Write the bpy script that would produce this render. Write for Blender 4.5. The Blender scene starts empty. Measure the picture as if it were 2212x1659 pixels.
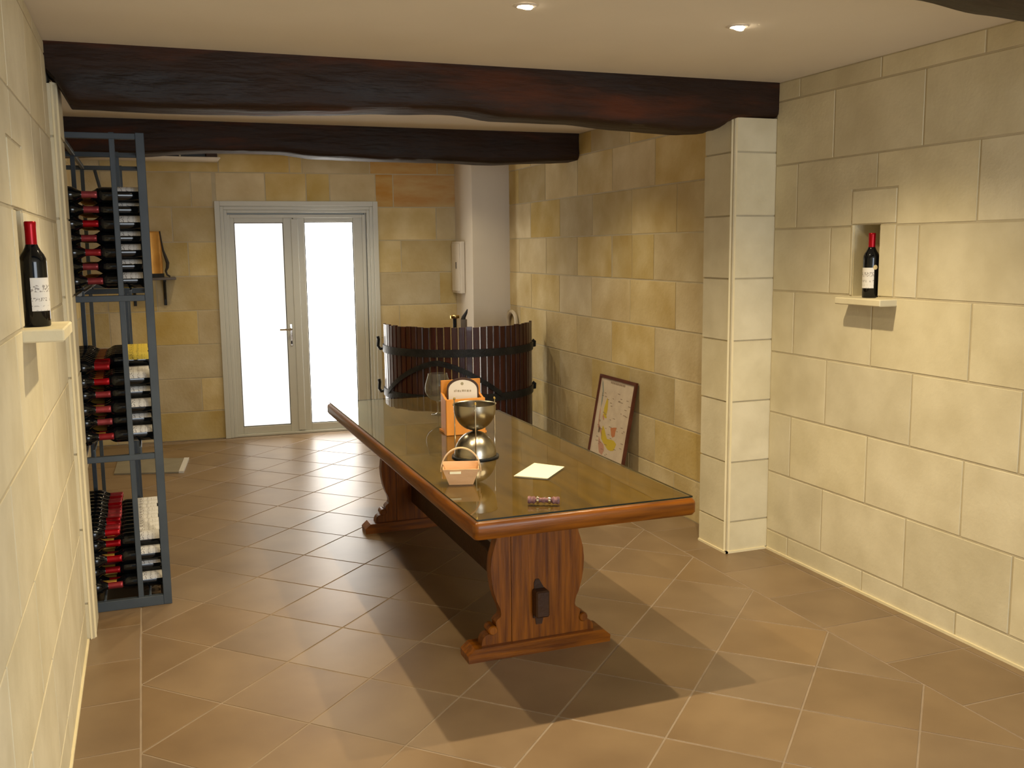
import bpy, math, random
from mathutils import Vector, Matrix
random.seed(7)
S = bpy.context.scene
COL = S.collection
PI = math.pi
R = math.radians

# ------------------------------------------------------------------ camera
F_PX, YAW, PITCH, ROLL, CAM_H = 2109.33, .3577, -.1386, -.0108, 1.687
cy, sy = math.cos(YAW), math.sin(YAW)
fw = Vector((sy*math.cos(PITCH), cy*math.cos(PITCH), math.sin(PITCH)))
r0 = Vector((cy, -sy, 0)); u0 = r0.cross(fw)
rt = math.cos(ROLL)*r0 + math.sin(ROLL)*u0
up = -math.sin(ROLL)*r0 + math.cos(ROLL)*u0
cam = bpy.data.cameras.new('camera'); co = bpy.data.objects.new('camera', cam); COL.objects.link(co)
M = Matrix((rt, up, -fw)).transposed().to_4x4(); M.translation = (0, 0, CAM_H)
co.matrix_world = M
cam.sensor_width = 36; cam.lens = 36*F_PX/2212; cam.clip_start = .05
S.camera = co

# ------------------------------------------------------------------ world, lights, exposure
S.view_settings.view_transform = 'Standard'; S.view_settings.look = 'None'
S.view_settings.gamma = 1; S.view_settings.use_curve_mapping = False
S.view_settings.exposure = 0.0
w = bpy.data.worlds.new('world'); S.world = w; w.use_nodes = True
w.node_tree.nodes['Background'].inputs[0].default_value = (.75, .88, 1, 1)
w.node_tree.nodes['Background'].inputs[1].default_value = .35

def area(name, loc, rot, sx, sz, e, c):
    l = bpy.data.lights.new(name, 'AREA'); l.shape = 'RECTANGLE'; l.size = sx; l.size_y = sz
    l.energy = e; l.color = c
    o = bpy.data.objects.new(name, l); o.location = loc; o.rotation_euler = rot; COL.objects.link(o); return o
# daylight falling in through the open front of the room behind the photographer
area('daylight_from_entrance', (1.9, -2.0, 1.4), (R(90), 0, R(22)), 2.2, 2.2, 125, (.86, .93, 1))

WARM = (1, .82, .52)
def spot(loc, e, tilt=(0, 0, 0), cone=130, blend=.85, c=WARM):
    l = bpy.data.lights.new('spot', 'SPOT'); l.energy = e; l.color = c; l.spot_size = R(cone)
    l.spot_blend = blend; l.shadow_soft_size = .018
    o = bpy.data.objects.new('downlight_lamp', l); o.location = loc; o.rotation_euler = tilt; COL.objects.link(o)
    return o
LAMPS = []
for yy, e in ((1.0, 16), (3.38, 108), (5.72, 48), (7.95, 31)):
    for xx in (.52, 1.36, 2.21):
        LAMPS.append((xx, yy))
        spot((xx, yy, 2.49), e*(.75 if xx < 1 else 1.0))

# ------------------------------------------------------------------ materials
def mat(name): 
    m = bpy.data.materials.new(name); m.use_nodes = True; return m
def nodes(m):
    nt = m.node_tree; return nt, nt.nodes, nt.links, nt.nodes['Principled BSDF']
def plain(name, col, rough=.5, metal=0, spec=.5, coat=0):
    m = mat(name); nt, N, L, b = nodes(m)
    b.inputs['Base Color'].default_value = (*col, 1); b.inputs['Roughness'].default_value = rough
    b.inputs['Metallic'].default_value = metal; b.inputs['Specular IOR Level'].default_value = spec
    b.inputs['Coat Weight'].default_value = coat
    return m
def ramp(N, stops):
    r = N.new('ShaderNodeValToRGB'); e = r.color_ramp.elements
    e[0].position, e[0].color = stops[0][0], (*stops[0][1], 1)
    e[1].position, e[1].color = stops[-1][0], (*stops[-1][1], 1)
    for p, c in stops[1:-1]:
        k = e.new(p); k.color = (*c, 1)
    return r
def noisy(name, c1, c2, scale=4, rough=.8, detail=6, stretch=(1, 1, 1), var=0, bump=.1, bscale=60, spec=.3, c3=None, metal=0, rvar=0, coat=0):
    """two-tone noise colour, per-object tint variation, fine bump"""
    m = mat(name); nt, N, L, b = nodes(m)
    tc = N.new('ShaderNodeTexCoord'); mp = N.new('ShaderNodeMapping'); L.new(tc.outputs['Object'], mp.inputs[0])
    mp.inputs['Scale'].default_value = stretch
    oi = N.new('ShaderNodeObjectInfo')
    ad = N.new('ShaderNodeVectorMath'); ad.operation = 'MULTIPLY_ADD'
    L.new(oi.outputs['Random'], ad.inputs[0]); ad.inputs[1].default_value = (37, 19, 53); L.new(mp.outputs[0], ad.inputs[2])
    n = N.new('ShaderNodeTexNoise'); n.inputs['Scale'].default_value = scale; n.inputs['Detail'].default_value = detail
    L.new(ad.outputs[0], n.inputs['Vector'])
    st = [(.33, c1), (.66, c2)] if c3 is None else [(.3, c1), (.55, c2), (.72, c3)]
    r = ramp(N, st); L.new(n.outputs['Fac'], r.inputs[0])
    out = r.outputs[0]
    if var:
        hs = N.new('ShaderNodeHueSaturation')
        mr = N.new('ShaderNodeMapRange'); L.new(oi.outputs['Random'], mr.inputs[0])
        mr.inputs['To Min'].default_value = 1-var; mr.inputs['To Max'].default_value = 1+var*.7
        L.new(mr.outputs[0], hs.inputs['Value'])
        ml = N.new('ShaderNodeMath'); ml.operation = 'MULTIPLY'; ml.inputs[1].default_value = 7.31; L.new(oi.outputs['Random'], ml.inputs[0])
        fr = N.new('ShaderNodeMath'); fr.operation = 'FRACT'; L.new(ml.outputs[0], fr.inputs[0])
        m2 = N.new('ShaderNodeMapRange'); L.new(fr.outputs[0], m2.inputs[0])
        m2.inputs['To Min'].default_value = 1-var*1.2; m2.inputs['To Max'].default_value = 1+var*1.2
        L.new(m2.outputs[0], hs.inputs['Saturation'])
        L.new(out, hs.inputs['Color']); out = hs.outputs[0]
    L.new(out, b.inputs['Base Color'])
    b.inputs['Roughness'].default_value = rough; b.inputs['Specular IOR Level'].default_value = spec
    b.inputs['Metallic'].default_value = metal; b.inputs['Coat Weight'].default_value = coat
    if rvar:
        mr = N.new('ShaderNodeMapRange'); L.new(n.outputs['Fac'], mr.inputs[0])
        mr.inputs['From Min'].default_value = .3; mr.inputs['From Max'].default_value = .7
        mr.inputs['To Min'].default_value = rough-rvar; mr.inputs['To Max'].default_value = rough+rvar
        L.new(mr.outputs[0], b.inputs['Roughness'])
    if bump:
        n2 = N.new('ShaderNodeTexNoise'); n2.inputs['Scale'].default_value = bscale; n2.inputs['Detail'].default_value = 5
        L.new(ad.outputs[0], n2.inputs['Vector'])
        bp = N.new('ShaderNodeBump'); bp.inputs['Strength'].default_value = bump; bp.inputs['Distance'].default_value = .01
        L.new(n2.outputs['Fac'], bp.inputs['Height']); L.new(bp.outputs[0], b.inputs['Normal'])
    return m

STONE = noisy('limestone_smooth', (.62, .55, .375), (.72, .65, .465), 5, .85, var=.06, bump=.12, bscale=55)
STONE_L = STONE
STONE_OLD = noisy('limestone_old', (.52, .39, .175), (.63, .51, .28), 3.2, .9, var=.16, bump=.3, bscale=40, c3=(.72, .61, .38))
STONE_OR = noisy('limestone_iron_stained', (.52, .27, .07), (.60, .42, .18), 3, .9, var=.06, bump=.3, bscale=40, stretch=(1, 1, 3.5))
MORTAR = noisy('mortar', (.50, .43, .29), (.56, .49, .34), 9, .95, bump=.2)
EDGE = noisy('pale_sealant', (.75, .66, .42), (.8, .7, .47), 5, .7, bump=0)
PLASTER = noisy('ceiling_paint', (.74, .68, .58), (.77, .71, .61), 2, .9, bump=.04, bscale=120)
WHITEWASH = noisy('white_casing_paint', (.68, .62, .54), (.72, .66, .58), 2, .7, bump=.03)
TILE = noisy('terracotta_stoneware', (.180, .116, .062), (.235, .157, .086), 3.0, .36, var=.06, bump=.0, bscale=25, spec=.5)
GROUT = noisy('grout', (.27, .205, .145), (.32, .245, .175), 12, .9, bump=.1)
BEAM = noisy('tarred_oak', (.011, .005, .0025), (.026, .010, .004), 3.0, .6, stretch=(.5, 1.6, 2.4), bump=.8, bscale=14, spec=.3, c3=(.085, .022, .006), rvar=.1)
WOODT = noisy('varnished_oak', (.10, .026, .0015), (.27, .082, .004), 7, .36, stretch=(7, 7, .45), bump=.12, bscale=30, spec=.32, coat=.04, detail=9)
WOODX = noisy('varnished_oak_edge', (.10, .027, .0015), (.26, .078, .004), 6, .32, stretch=(.6, 7, 7), bump=.1, bscale=30, coat=.08, detail=9)
WOODY = noisy('varnished_oak_side', (.085, .024, .0018), (.20, .062, .004), 6, .32, stretch=(7, .6, 7), bump=.1, bscale=30, coat=.04, detail=9)
WOODTOP = noisy('oak_under_glass', (.080, .037, .003), (.145, .070, .008), 4, .45, stretch=(5, .6, 6), bump=.03, bscale=30)
DARKW = noisy('dark_tenon_oak', (.035, .014, .005), (.06, .024, .008), 6, .5, bump=.2)
STAVE = noisy('red_brown_stave', (.030, .006, .003), (.060, .012, .006), 6, .33, stretch=(5, 5, .6), var=.2, bump=.15, bscale=30, coat=.2)
IRON = noisy('black_iron', (.012, .012, .012), (.03, .03, .028), 9, .5, bump=.3, metal=.4)
RACK = noisy('slate_painted_steel', (.050, .062, .076), (.062, .076, .092), 8, .42, bump=.03)
STEEL = plain('brushed_steel', (.40, .36, .28), .26, 1)
CHROME = plain('polished_chrome', (.78, .74, .66), .1, 1)
BRASS = plain('brass', (.85, .62, .22), .25, 1)
PVC = plain('white_door_lacquer', (.60, .60, .54), .38)
GASKET = plain('black_gasket', (.02, .02, .02), .6)
BLACK = plain('black_plastic', (.01, .01, .012), .4)
BGLASS = plain('bottle_glass', (.003, .004, .005), .07, 0, .42, 0)
CAPRED = noisy('red_capsule', (.27, .010, .014), (.36, .016, .022), 30, .3, bump=0, var=.12, metal=.35)
CAPGOLD = noisy('gold_capsule', (.45, .26, .04), (.5, .3, .06), 30, .3, bump=0, metal=.5)
PAPER = plain('cream_paper', (.85, .78, .55), .7)
CHIP = noisy('chip_wood', (.62, .36, .18), (.70, .43, .23), 8, .6, stretch=(1, 1, 5), bump=.1)
CHIPH = noisy('pale_cane', (.58, .38, .20), (.68, .47, .27), 20, .5, bump=.1)
ORANGEW = noisy('orange_pine', (.56, .21, .028), (.66, .27, .045), 5, .45, stretch=(4, 4, .7), bump=.05)
COPPER = noisy('old_copper', (.50, .23, .045), (.66, .34, .08), 5, .4, metal=.55, bump=.1)
LEATHER = plain('black_leather', (.02, .015, .012), .6)
FRAMEW = noisy('mahogany_frame', (.09, .025, .012), (.13, .04, .02), 9, .4, bump=.05)
HORN = noisy('purple_brown_vinewood', (.10, .045, .05), (.26, .13, .13), 60, .4, bump=.5, bscale=90)

def glassy(name, tint, refl=1.0, haze=0):
    m = mat(name); nt = m.node_tree; N, L = nt.nodes, nt.links
    N.remove(N['Principled BSDF']); out = N['Material Output']
    t = N.new('ShaderNodeBsdfTransparent'); t.inputs[0].default_value = (*tint, 1)
    g = N.new('ShaderNodeBsdfGlossy'); g.inputs['Roughness'].default_value = .015
    f = N.new('ShaderNodeFresnel'); f.inputs[0].default_value = 1.52
    ml = N.new('ShaderNodeMath'); ml.operation = 'MULTIPLY'; ml.inputs[1].default_value = refl; ml.use_clamp = True
    x = N.new('ShaderNodeMixShader')
    ge = N.new('ShaderNodeNewGeometry'); inv = N.new('ShaderNodeMath'); inv.operation = 'SUBTRACT'; inv.inputs[0].default_value = 1
    L.new(ge.outputs['Backfacing'], inv.inputs[1])
    mf = N.new('ShaderNodeMath'); mf.operation = 'MULTIPLY'; L.new(ml.outputs[0], mf.inputs[0]); L.new(inv.outputs[0], mf.inputs[1])
    L.new(f.outputs[0], ml.inputs[0]); L.new(mf.outputs[0], x.inputs[0]); L.new(t.outputs[0], x.inputs[1]); L.new(g.outputs[0], x.inputs[2])
    if haze:
        df = N.new('ShaderNodeBsdfTranslucent'); d2 = N.new('ShaderNodeBsdfDiffuse'); a_ = N.new('ShaderNodeMixShader'); L.new(df.outputs[0], a_.inputs[1]); L.new(d2.outputs[0], a_.inputs[2])
        y = N.new('ShaderNodeMixShader'); y.inputs[0].default_value = haze; L.new(x.outputs[0], y.inputs[1]); L.new(a_.outputs[0], y.inputs[2]); L.new(y.outputs[0], out.inputs[0]); return m
    L.new(x.outputs[0], out.inputs[0]); return m
TGLASS = glassy('table_glass', (.92, .94, .86), 1.1)
WGLASS = glassy('wine_glass', (.90, .90, .86), 2.4, .03)
GEDGE = plain('glass_edge', (.006, .012, .008), .2)

def emis(name, c, e):
    m = mat(name); nt, N, L, b = nodes(m)
    b.inputs['Base Color'].default_value = (.8, .8, .8, 1); b.inputs['Roughness'].default_value = .25
    b.inputs['Emission Color'].default_value = (*c, 1); b.inputs['Emission Strength'].default_value = e
    return m
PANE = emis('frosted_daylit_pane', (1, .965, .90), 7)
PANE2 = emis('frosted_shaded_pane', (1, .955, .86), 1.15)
BULB = emis('halogen_bulb', (1, .85, .62), 30)

def print_mat(name, paper, ink, z0, z1, scale=160, thr=.52):
    """off-white label paper with rows of small dark print, in the label's own object space"""
    m = mat(name); nt, N, L, b = nodes(m)
    tc = N.new('ShaderNodeTexCoord'); sp = N.new('ShaderNodeSeparateXYZ'); L.new(tc.outputs['Object'], sp.inputs[0])
    n = N.new('ShaderNodeTexNoise'); n.inputs['Scale'].default_value = scale; n.inputs['Detail'].default_value = 1
    L.new(tc.outputs['Object'], n.inputs['Vector'])
    mr = N.new('ShaderNodeMapRange'); L.new(sp.outputs['Z'], mr.inputs[0])
    mr.inputs['From Min'].default_value = z0; mr.inputs['From Max'].default_value = z1
    rp = N.new('ShaderNodeValToRGB'); L.new(mr.outputs[0], rp.inputs[0]); rp.color_ramp.interpolation = 'CONSTANT'
    e = rp.color_ramp.elements; e[0].position = 0; e[0].color = (0, 0, 0, 1); e[1].position = .99; e[1].color = (0, 0, 0, 1)
    for p, v in ((.10, .5), (.14, 0), (.22, .6), (.26, 0), (.38, 1), (.48, 0), (.64, 1), (.84, 0)):
        k = e.new(p); k.color = (v, v, v, 1)
    g = N.new('ShaderNodeMath'); g.operation = 'GREATER_THAN'; g.inputs[1].default_value = thr; L.new(n.outputs['Fac'], g.inputs[0])
    mu = N.new('ShaderNodeMath'); mu.operation = 'MULTIPLY'; L.new(g.outputs[0], mu.inputs[0]); L.new(rp.outputs[0], mu.inputs[1])
    m2 = N.new('ShaderNodeMath'); m2.operation = 'MULTIPLY'; m2.inputs[1].default_value = .65; L.new(mu.outputs[0], m2.inputs[0])
    x = N.new('ShaderNodeMix'); x.data_type = 'RGBA'; L.new(m2.outputs[0], x.inputs[0])
    x.inputs[6].default_value = (*paper, 1); x.inputs[7].default_value = (*ink, 1)
    L.new(x.outputs[2], b.inputs['Base Color']); b.inputs['Roughness'].default_value = .6
    return m
LABEL = print_mat('white_label', (.74, .71, .66), (.12, .09, .08), .035, .135)
LABELY = print_mat('yellow_label', (.80, .60, .07), (.12, .08, .02), .035, .135)

# ------------------------------------------------------------------ mesh helpers
class MB:
    def __init__(s): s.v, s.f, s.mi = [], [], []
    def add(s, vs, fs, T=None, mi=0):
        o = len(s.v)
        s.v += [tuple(T @ Vector(p)) if T is not None else tuple(p) for p in vs]
        s.f += [tuple(o+i for i in f) for f in fs]; s.mi += [mi]*len(fs); return s
    def box(s, x0, x1, y0, y1, z0, z1, T=None, mi=0):
        v = [(x, y, z) for z in (z0, z1) for y in (y0, y1) for x in (x0, x1)]
        return s.add(v, [(0, 2, 3, 1), (4, 5, 7, 6), (0, 1, 5, 4), (2, 6, 7, 3), (0, 4, 6, 2), (1, 3, 7, 5)], T, mi)
    def cbox(s, x0, x1, y0, y1, z0, z1, c=.004, T=None):
        """box with all edges chamfered"""
        X, Y, Z = (x0, x1), (y0, y1), (z0, z1); v = []; idx = {}
        for i in (0, 1):
            for j in (0, 1):
                for k in (0, 1):
                    si, sj, sk = 1-2*i, 1-2*j, 1-2*k
                    for a in range(3):
                        p = [X[i]+si*c, Y[j]+sj*c, Z[k]+sk*c]; p[a] -= (si, sj, sk)[a]*c
                        idx[i, j, k, a] = len(v); v.append(tuple(p))
        f = []
        g = lambda i, j, k, a: idx[i, j, k, a]
        f.append([g(0, 0, 0, 0), g(0, 0, 1, 0), g(0, 1, 1, 0), g(0, 1, 0, 0)]); f.append([g(1, 0, 0, 0), g(1, 1, 0, 0), g(1, 1, 1, 0), g(1, 0, 1, 0)])
        f.append([g(0, 0, 0, 1), g(1, 0, 0, 1), g(1, 0, 1, 1), g(0, 0, 1, 1)]); f.append([g(0, 1, 0, 1), g(0, 1, 1, 1), g(1, 1, 1, 1), g(1, 1, 0, 1)])
        f.append([g(0, 0, 0, 2), g(0, 1, 0, 2), g(1, 1, 0, 2), g(1, 0, 0, 2)]); f.append([g(0, 0, 1, 2), g(1, 0, 1, 2), g(1, 1, 1, 2), g(0, 1, 1, 2)])
        for i in (0, 1):
            for j in (0, 1):
                f.append([g(i, j, 0, 0), g(i, j, 0, 1), g(i, j, 1, 1), g(i, j, 1, 0)])
                f.append([g(0, i, j, 1), g(0, i, j, 2), g(1, i, j, 2), g(1, i, j, 1)])
                f.append([g(i, 0, j, 0), g(i, 0, j, 2), g(i, 1, j, 2), g(i, 1, j, 0)])
                for k in (0, 1): f.append([g(i, j, k, 0), g(i, j, k, 1), g(i, j, k, 2)])
        # orient faces outward
        cx, cy_, cz = (x0+x1)/2, (y0+y1)/2, (z0+z1)/2; ff = []
        for q in f:
            a, b, c_ = (Vector(v[q[0]]), Vector(v[q[1]]), Vector(v[q[2]]))
            m = sum((Vector(v[t]) for t in q), Vector())/len(q) - Vector((cx, cy_, cz))
            ff.append(q if (b-a).cross(c_-a).dot(m) > 0 else q[::-1])
        return s.add(v, ff, T)
    def lathe(s, prof, seg=24, T=None, mi=0, a0=0, a1=2*PI, close=True):
        full = abs(a1-a0-2*PI) < 1e-6; n = seg if full else seg+1
        v = []; f = []
        for r, z in prof:
            for i in range(n):
                a = a0+(a1-a0)*i/seg; v.append((r*math.cos(a), r*math.sin(a), z))
        for k in range(len(prof)-1):
            for i in range(seg):
                j = (i+1) % n
                f.append((k*n+i, k*n+j, (k+1)*n+j, (k+1)*n+i))
        if full and close:
            if prof[0][0] > 1e-5: f.append(tuple(reversed(range(n))))
            if prof[-1][0] > 1e-5: f.append(tuple(range((len(prof)-1)*n, len(prof)*n)))
        return s.add(v, f, T, mi)
    def tube(s, pts, r, seg=8, T=None, closed=False):
        pts = [Vector(p) for p in pts]; n = len(pts); v = []; f = []
        rr = r if isinstance(r, (list, tuple)) else [r]*n
        prev = None
        for i, p in enumerate(pts):
            if closed: t = pts[(i+1) % n]-pts[i-1]
            else: t = pts[min(i+1, n-1)]-pts[max(i-1, 0)]
            t.normalize()
            if prev is None:
                a = Vector((0, 0, 1)) if abs(t.z) < .9 else Vector((1, 0, 0)); nx = t.cross(a).normalized()
            else:
                nx = (prev - t*prev.dot(t)).normalized()
            prev = nx; ny = t.cross(nx)
            for k in range(seg):
                a = 2*PI*k/seg; v.append(tuple(p+(nx*math.cos(a)+ny*math.sin(a))*rr[i]))
        m = n if closed else n-1
        for i in range(m):
            for k in range(seg):
                a, b = i*seg+k, i*seg+(k+1) % seg; c, d = ((i+1) % n)*seg+(k+1) % seg, ((i+1) % n)*seg+k
                f.append((a, b, c, d))
        if not closed:
            f.append(tuple(reversed(range(seg)))); f.append(tuple(range((n-1)*seg, n*seg)))
        return s.add(v, f, T)
    def prism(s, poly, y0, y1, T=None, mi=0):
        """polygon in (x,z) extruded along y"""
        n = len(poly); v = [(x, y0, z) for x, z in poly]+[(x, y1, z) for x, z in poly]
        f = [tuple(range(n)), tuple(reversed(range(n, 2*n)))]+[(i, i+n, (i+1) % n+n, (i+1) % n) for i in range(n)]
        return s.add(v, f, T, mi)
    def build(s, name, mats, parent=None, smooth=30, recalc=True):
        off = Vector(parent.location) if parent is not None and not parent.get('_local') else Vector()
        p = parent
        while p is not None and p.parent is not None:
            p = p.parent
        # world offset of parent chain (pure translations)
        off = Vector(); q = parent
        while q is not None: off += Vector(q.location); q = q.parent
        me = bpy.data.meshes.new(name)
        me.from_pydata([tuple(Vector(p_)-off) for p_ in s.v], [], s.f)
        for m in (mats if isinstance(mats, (list, tuple)) else [mats]): me.materials.append(m)
        me.polygons.foreach_set('material_index', s.mi)
        if recalc:
            import bmesh
            b = bmesh.new(); b.from_mesh(me); bmesh.ops.recalc_face_normals(b, faces=b.faces); b.to_mesh(me); b.free()
        if smooth: me.shade_smooth(); me.set_sharp_from_angle(angle=R(smooth))
        me.update()
        o = bpy.data.objects.new(name, me); COL.objects.link(o)
        if parent is not None: o.parent = parent
        return o

def tag(o, label=None, cat=None, group=None, kind=None):
    if label: o['label'] = label
    if cat: o['category'] = cat
    if group: o['group'] = group
    if kind: o['kind'] = kind
    return o
def empty(name, loc=(0, 0, 0), label=None, cat=None, group=None, kind=None):
    o = bpy.data.objects.new(name, None); o.empty_display_size = .05; o.location = loc; COL.objects.link(o)
    return tag(o, label, cat, group, kind)

# ------------------------------------------------------------------ room constants
H = 2.53
XL, XR = -.325, 3.189
XPL, XP = -.288, 2.924
YP0, YP1 = 4.477, 4.755
XLB = -.50                       # left wall of the rear part
Y0 = -2.4
XR2 = lambda y: 3.086+.0175*(y-4.755)
YB = lambda x: 9.134-.0664*x

# ------------------------------------------------------------------ stone walls
J = .0048     # half joint
def frame_T(o, u, n):
    """local (u along wall, v towards the room, z up) -> world"""
    u = Vector(u).normalized(); n = Vector(n).normalized()
    return Matrix(((u.x, n.x, 0, o[0]), (u.y, n.y, 0, o[1]), (u.z, n.z, 1, 0), (0, 0, 0, 1)))
def stone(parent, T, u0, u1, z0, z1, m, proud=.003, depth=.05):
    if u1-u0 < .03 or z1-z0 < .02: return
    p = proud*random.uniform(.75, 1.15)
    MB().cbox(u0+J, u1-J, -depth, p, z0+J, z1-J, .0016, T).build('stone_block', m, parent, smooth=0, recalc=False)
def courses(parent, T, rows, ulim, m, holes=(), proud=.003, pick=None):
    """rows: (z0,z1,offset,length); blocks clipped to ulim and around holes (u0,u1,z0,z1)"""
    for z0, z1, js in rows:
        z1 = min(z1, H)
        us = sorted([ulim[0]]+[j for j in js if ulim[0]+.02 < j < ulim[1]-.02]+[ulim[1]])
        for a, b in zip(us[:-1], us[1:]):
            pieces = [(a, b, z0, z1)]
            for h in holes:
                new = []
                for (p, q, r_, s_) in pieces:
                    if q <= h[0] or p >= h[1] or s_ <= h[2] or r_ >= h[3]: new.append((p, q, r_, s_)); continue
                    zl, zh = max(r_, h[2]), min(s_, h[3])
                    if p < h[0]: new.append((p, h[0], r_ if h[4] else zl, s_ if h[4] else zh))
                    if q > h[1]: new.append((h[1], q, r_ if h[4] else zl, s_ if h[4] else zh))
                    pp, qq = max(p, h[0]), min(q, h[1])
                    if h[4]:
                        if r_ < h[2]: new.append((pp, qq, r_, h[2]))
                        if s_ > h[3]: new.append((pp, qq, h[3], s_))
                    else:
                        if r_ < h[2]: new.append((p, q, r_, h[2]))
                        if s_ > h[3]: new.append((p, q, h[3], s_))
                pieces = new
            for pc in pieces:
                mm = m
                if pick:
                    mm = pick(*pc) or m
                stone(parent, T, *pc, mm, proud)
def slab(parent, name, T, u0, u1, thick, holes, m=MORTAR, ztop=H):
    """wall core behind the stones, leaving real openings"""
    b = MB()
    us = sorted({u0, u1, *[h[0] for h in holes], *[h[1] for h in holes]})
    for a, c in zip(us[:-1], us[1:]):
        hs = [h for h in holes if h[0] <= a+1e-6 and h[1] >= c-1e-6]
        zs = [(0, ztop)]
        for h in hs: zs = [(0, h[2]), (h[3], ztop)]
        for p, q in zs:
            if q-p > 1e-4: b.box(a, c, -thick, 0, p, q, T)
    return b.build(name, m, parent, smooth=0)

ZR = [0, .114, .447, .779, 1.112, 1.443, 1.771, 2.103, 2.432, 2.53]
A_ = [4.01+.59*-k for k in range(12)]; A_ = [4.60-.59*k for k in range(13)]; A_ = [y-.0 for y in A_]
ja = [4.01-.59*k for k in range(12)]; jb = [4.285-.59*k for k in range(12)]
def rowsR(zs): return [(zs[i], zs[i+1], (jb if i % 2 == 0 else ja)) for i in range(len(zs)-1)]

# right wall, front part (u = +Y)
wr = empty('wall_right', kind='structure')
TR = frame_T((XR, 0, 0), (0, 1, 0), (-1, 0, 0))
NR = (3.666, 3.842, 1.44, 1.777)
slab(wr, 'mortar_core', TR, Y0, YP0+.3, .25, [(NR[0]-.021, NR[1]+.021, NR[2]-.021, NR[3]+.021)])
courses(wr, TR, rowsR(ZR), (Y0, YP0), STONE, holes=[(3.56, 3.86, 1.443, 1.771, True), (3.105, 4.285, 1.771, 2.103, True)])
def notched(parent, T, ua, ub, ha, hb, z0, z1, zh):
    """block from ua to ub with its lower corner cut out between ha and hb below zh"""
    a, b, c, d_ = ua+J, ub-J, z0+J, z1-J
    if ha <= ua: pts = [(hb+J, c), (b, c), (b, d_), (a, d_), (a, zh+J), (hb+J, zh+J)]
    else: pts = [(a, c), (ha-J, c), (ha-J, zh+J), (b, zh+J), (b, d_), (a, d_)]
    MB().prism(pts, -.05, .003, T).build('stone_block', STONE, parent, smooth=0)
notched(wr, TR, 3.695, 4.285, 3.56, 3.86, 1.771, 2.103, 1.94)
notched(wr, TR, 3.105, 3.695, 3.56, 3.86, 1.771, 2.103, 1.94)
def niche(parent, T, n, sgn=1):
    u0, u1, z0, z1 = n
    b = MB(); d = .15; t = .02
    b.box(u0-t, u1+t, -d-t, -d, z0-t, z1+t, T)
    b.box(u0-t, u0, -d, -.003, z0-t, z1+t, T); b.box(u1, u1+t, -d, -.003, z0-t, z1+t, T)
    b.box(u0, u1, -d, -.003, z1, z1+t, T); b.box(u0, u1, -d, -.003, z0-t, z0, T)
    b.build('niche_lining', STONE, parent, smooth=0)
niche(wr, TR, NR)
stone(wr, TR, 3.56, 3.86, 1.777, 1.94, STONE, .005)
stone(wr, TR, 3.56, 3.666, 1.443, 1.777, STONE, .005)
MB().cbox(3.8455, 3.8575, -.05, .005, 1.443, 1.777, .002, TR).build('stone_block', STONE, wr, smooth=0)
o = MB().cbox(3.535, 3.845, -.02, .10, 1.405, 1.437, .004, TR).build('stone_ledge', STONE, wr, smooth=0)
sk = MB().box(Y0, YP0, 0, .011, 0, .012, TR).build('baseboard_right', EDGE, None, smooth=0); tag(sk, kind='structure')

# left wall, front part
wl = empty('wall_left', kind='structure')
TL = frame_T((XL, 0, 0), (0, 1, 0), (1, 0, 0))
NL = (3.06, 3.235, 1.478, 1.81)
slab(wl, 'mortar_core', TL, Y0, YP0+.3, .25, [(NL[0]-.021, NL[1]+.021, NL[2]-.021, NL[3]+.021)])
ZL = [0, .15, .483, .815, 1.148, 1.478, 1.81, 2.143, 2.476, 2.53]
courses(wl, TL, [(ZL[i], ZL[i+1], (ja if i % 2 == 0 else jb)) for i in range(9)], (Y0, YP0), STONE_L, holes=[(2.97, 3.33, 1.478, 1.81, True), (2.515, 3.695, 1.81, 2.143, True)])
notched(wl, TL, 3.105, 3.695, 2.97, 3.33, 1.81, 2.143, 2.0)
notched(wl, TL, 2.515, 3.105, 2.97, 3.33, 1.81, 2.143, 2.0)
niche(wl, TL, NL)
for a in ((2.97, 3.33, 1.81, 2.0), (2.97, 3.06, 1.478, 1.81), (3.235, 3.33, 1.478, 1.81)): stone(wl, TL, *a, STONE_L, .005)
MB().cbox(2.99, 3.32, -.02, .108, 1.440, 1.476, .004, TL).build('stone_ledge', STONE_L, wl, smooth=0)
sk = MB().box(Y0, YP0, 0, .011, 0, .012, TL).build('baseboard_left', EDGE, None, smooth=0); tag(sk, kind='structure')

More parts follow.
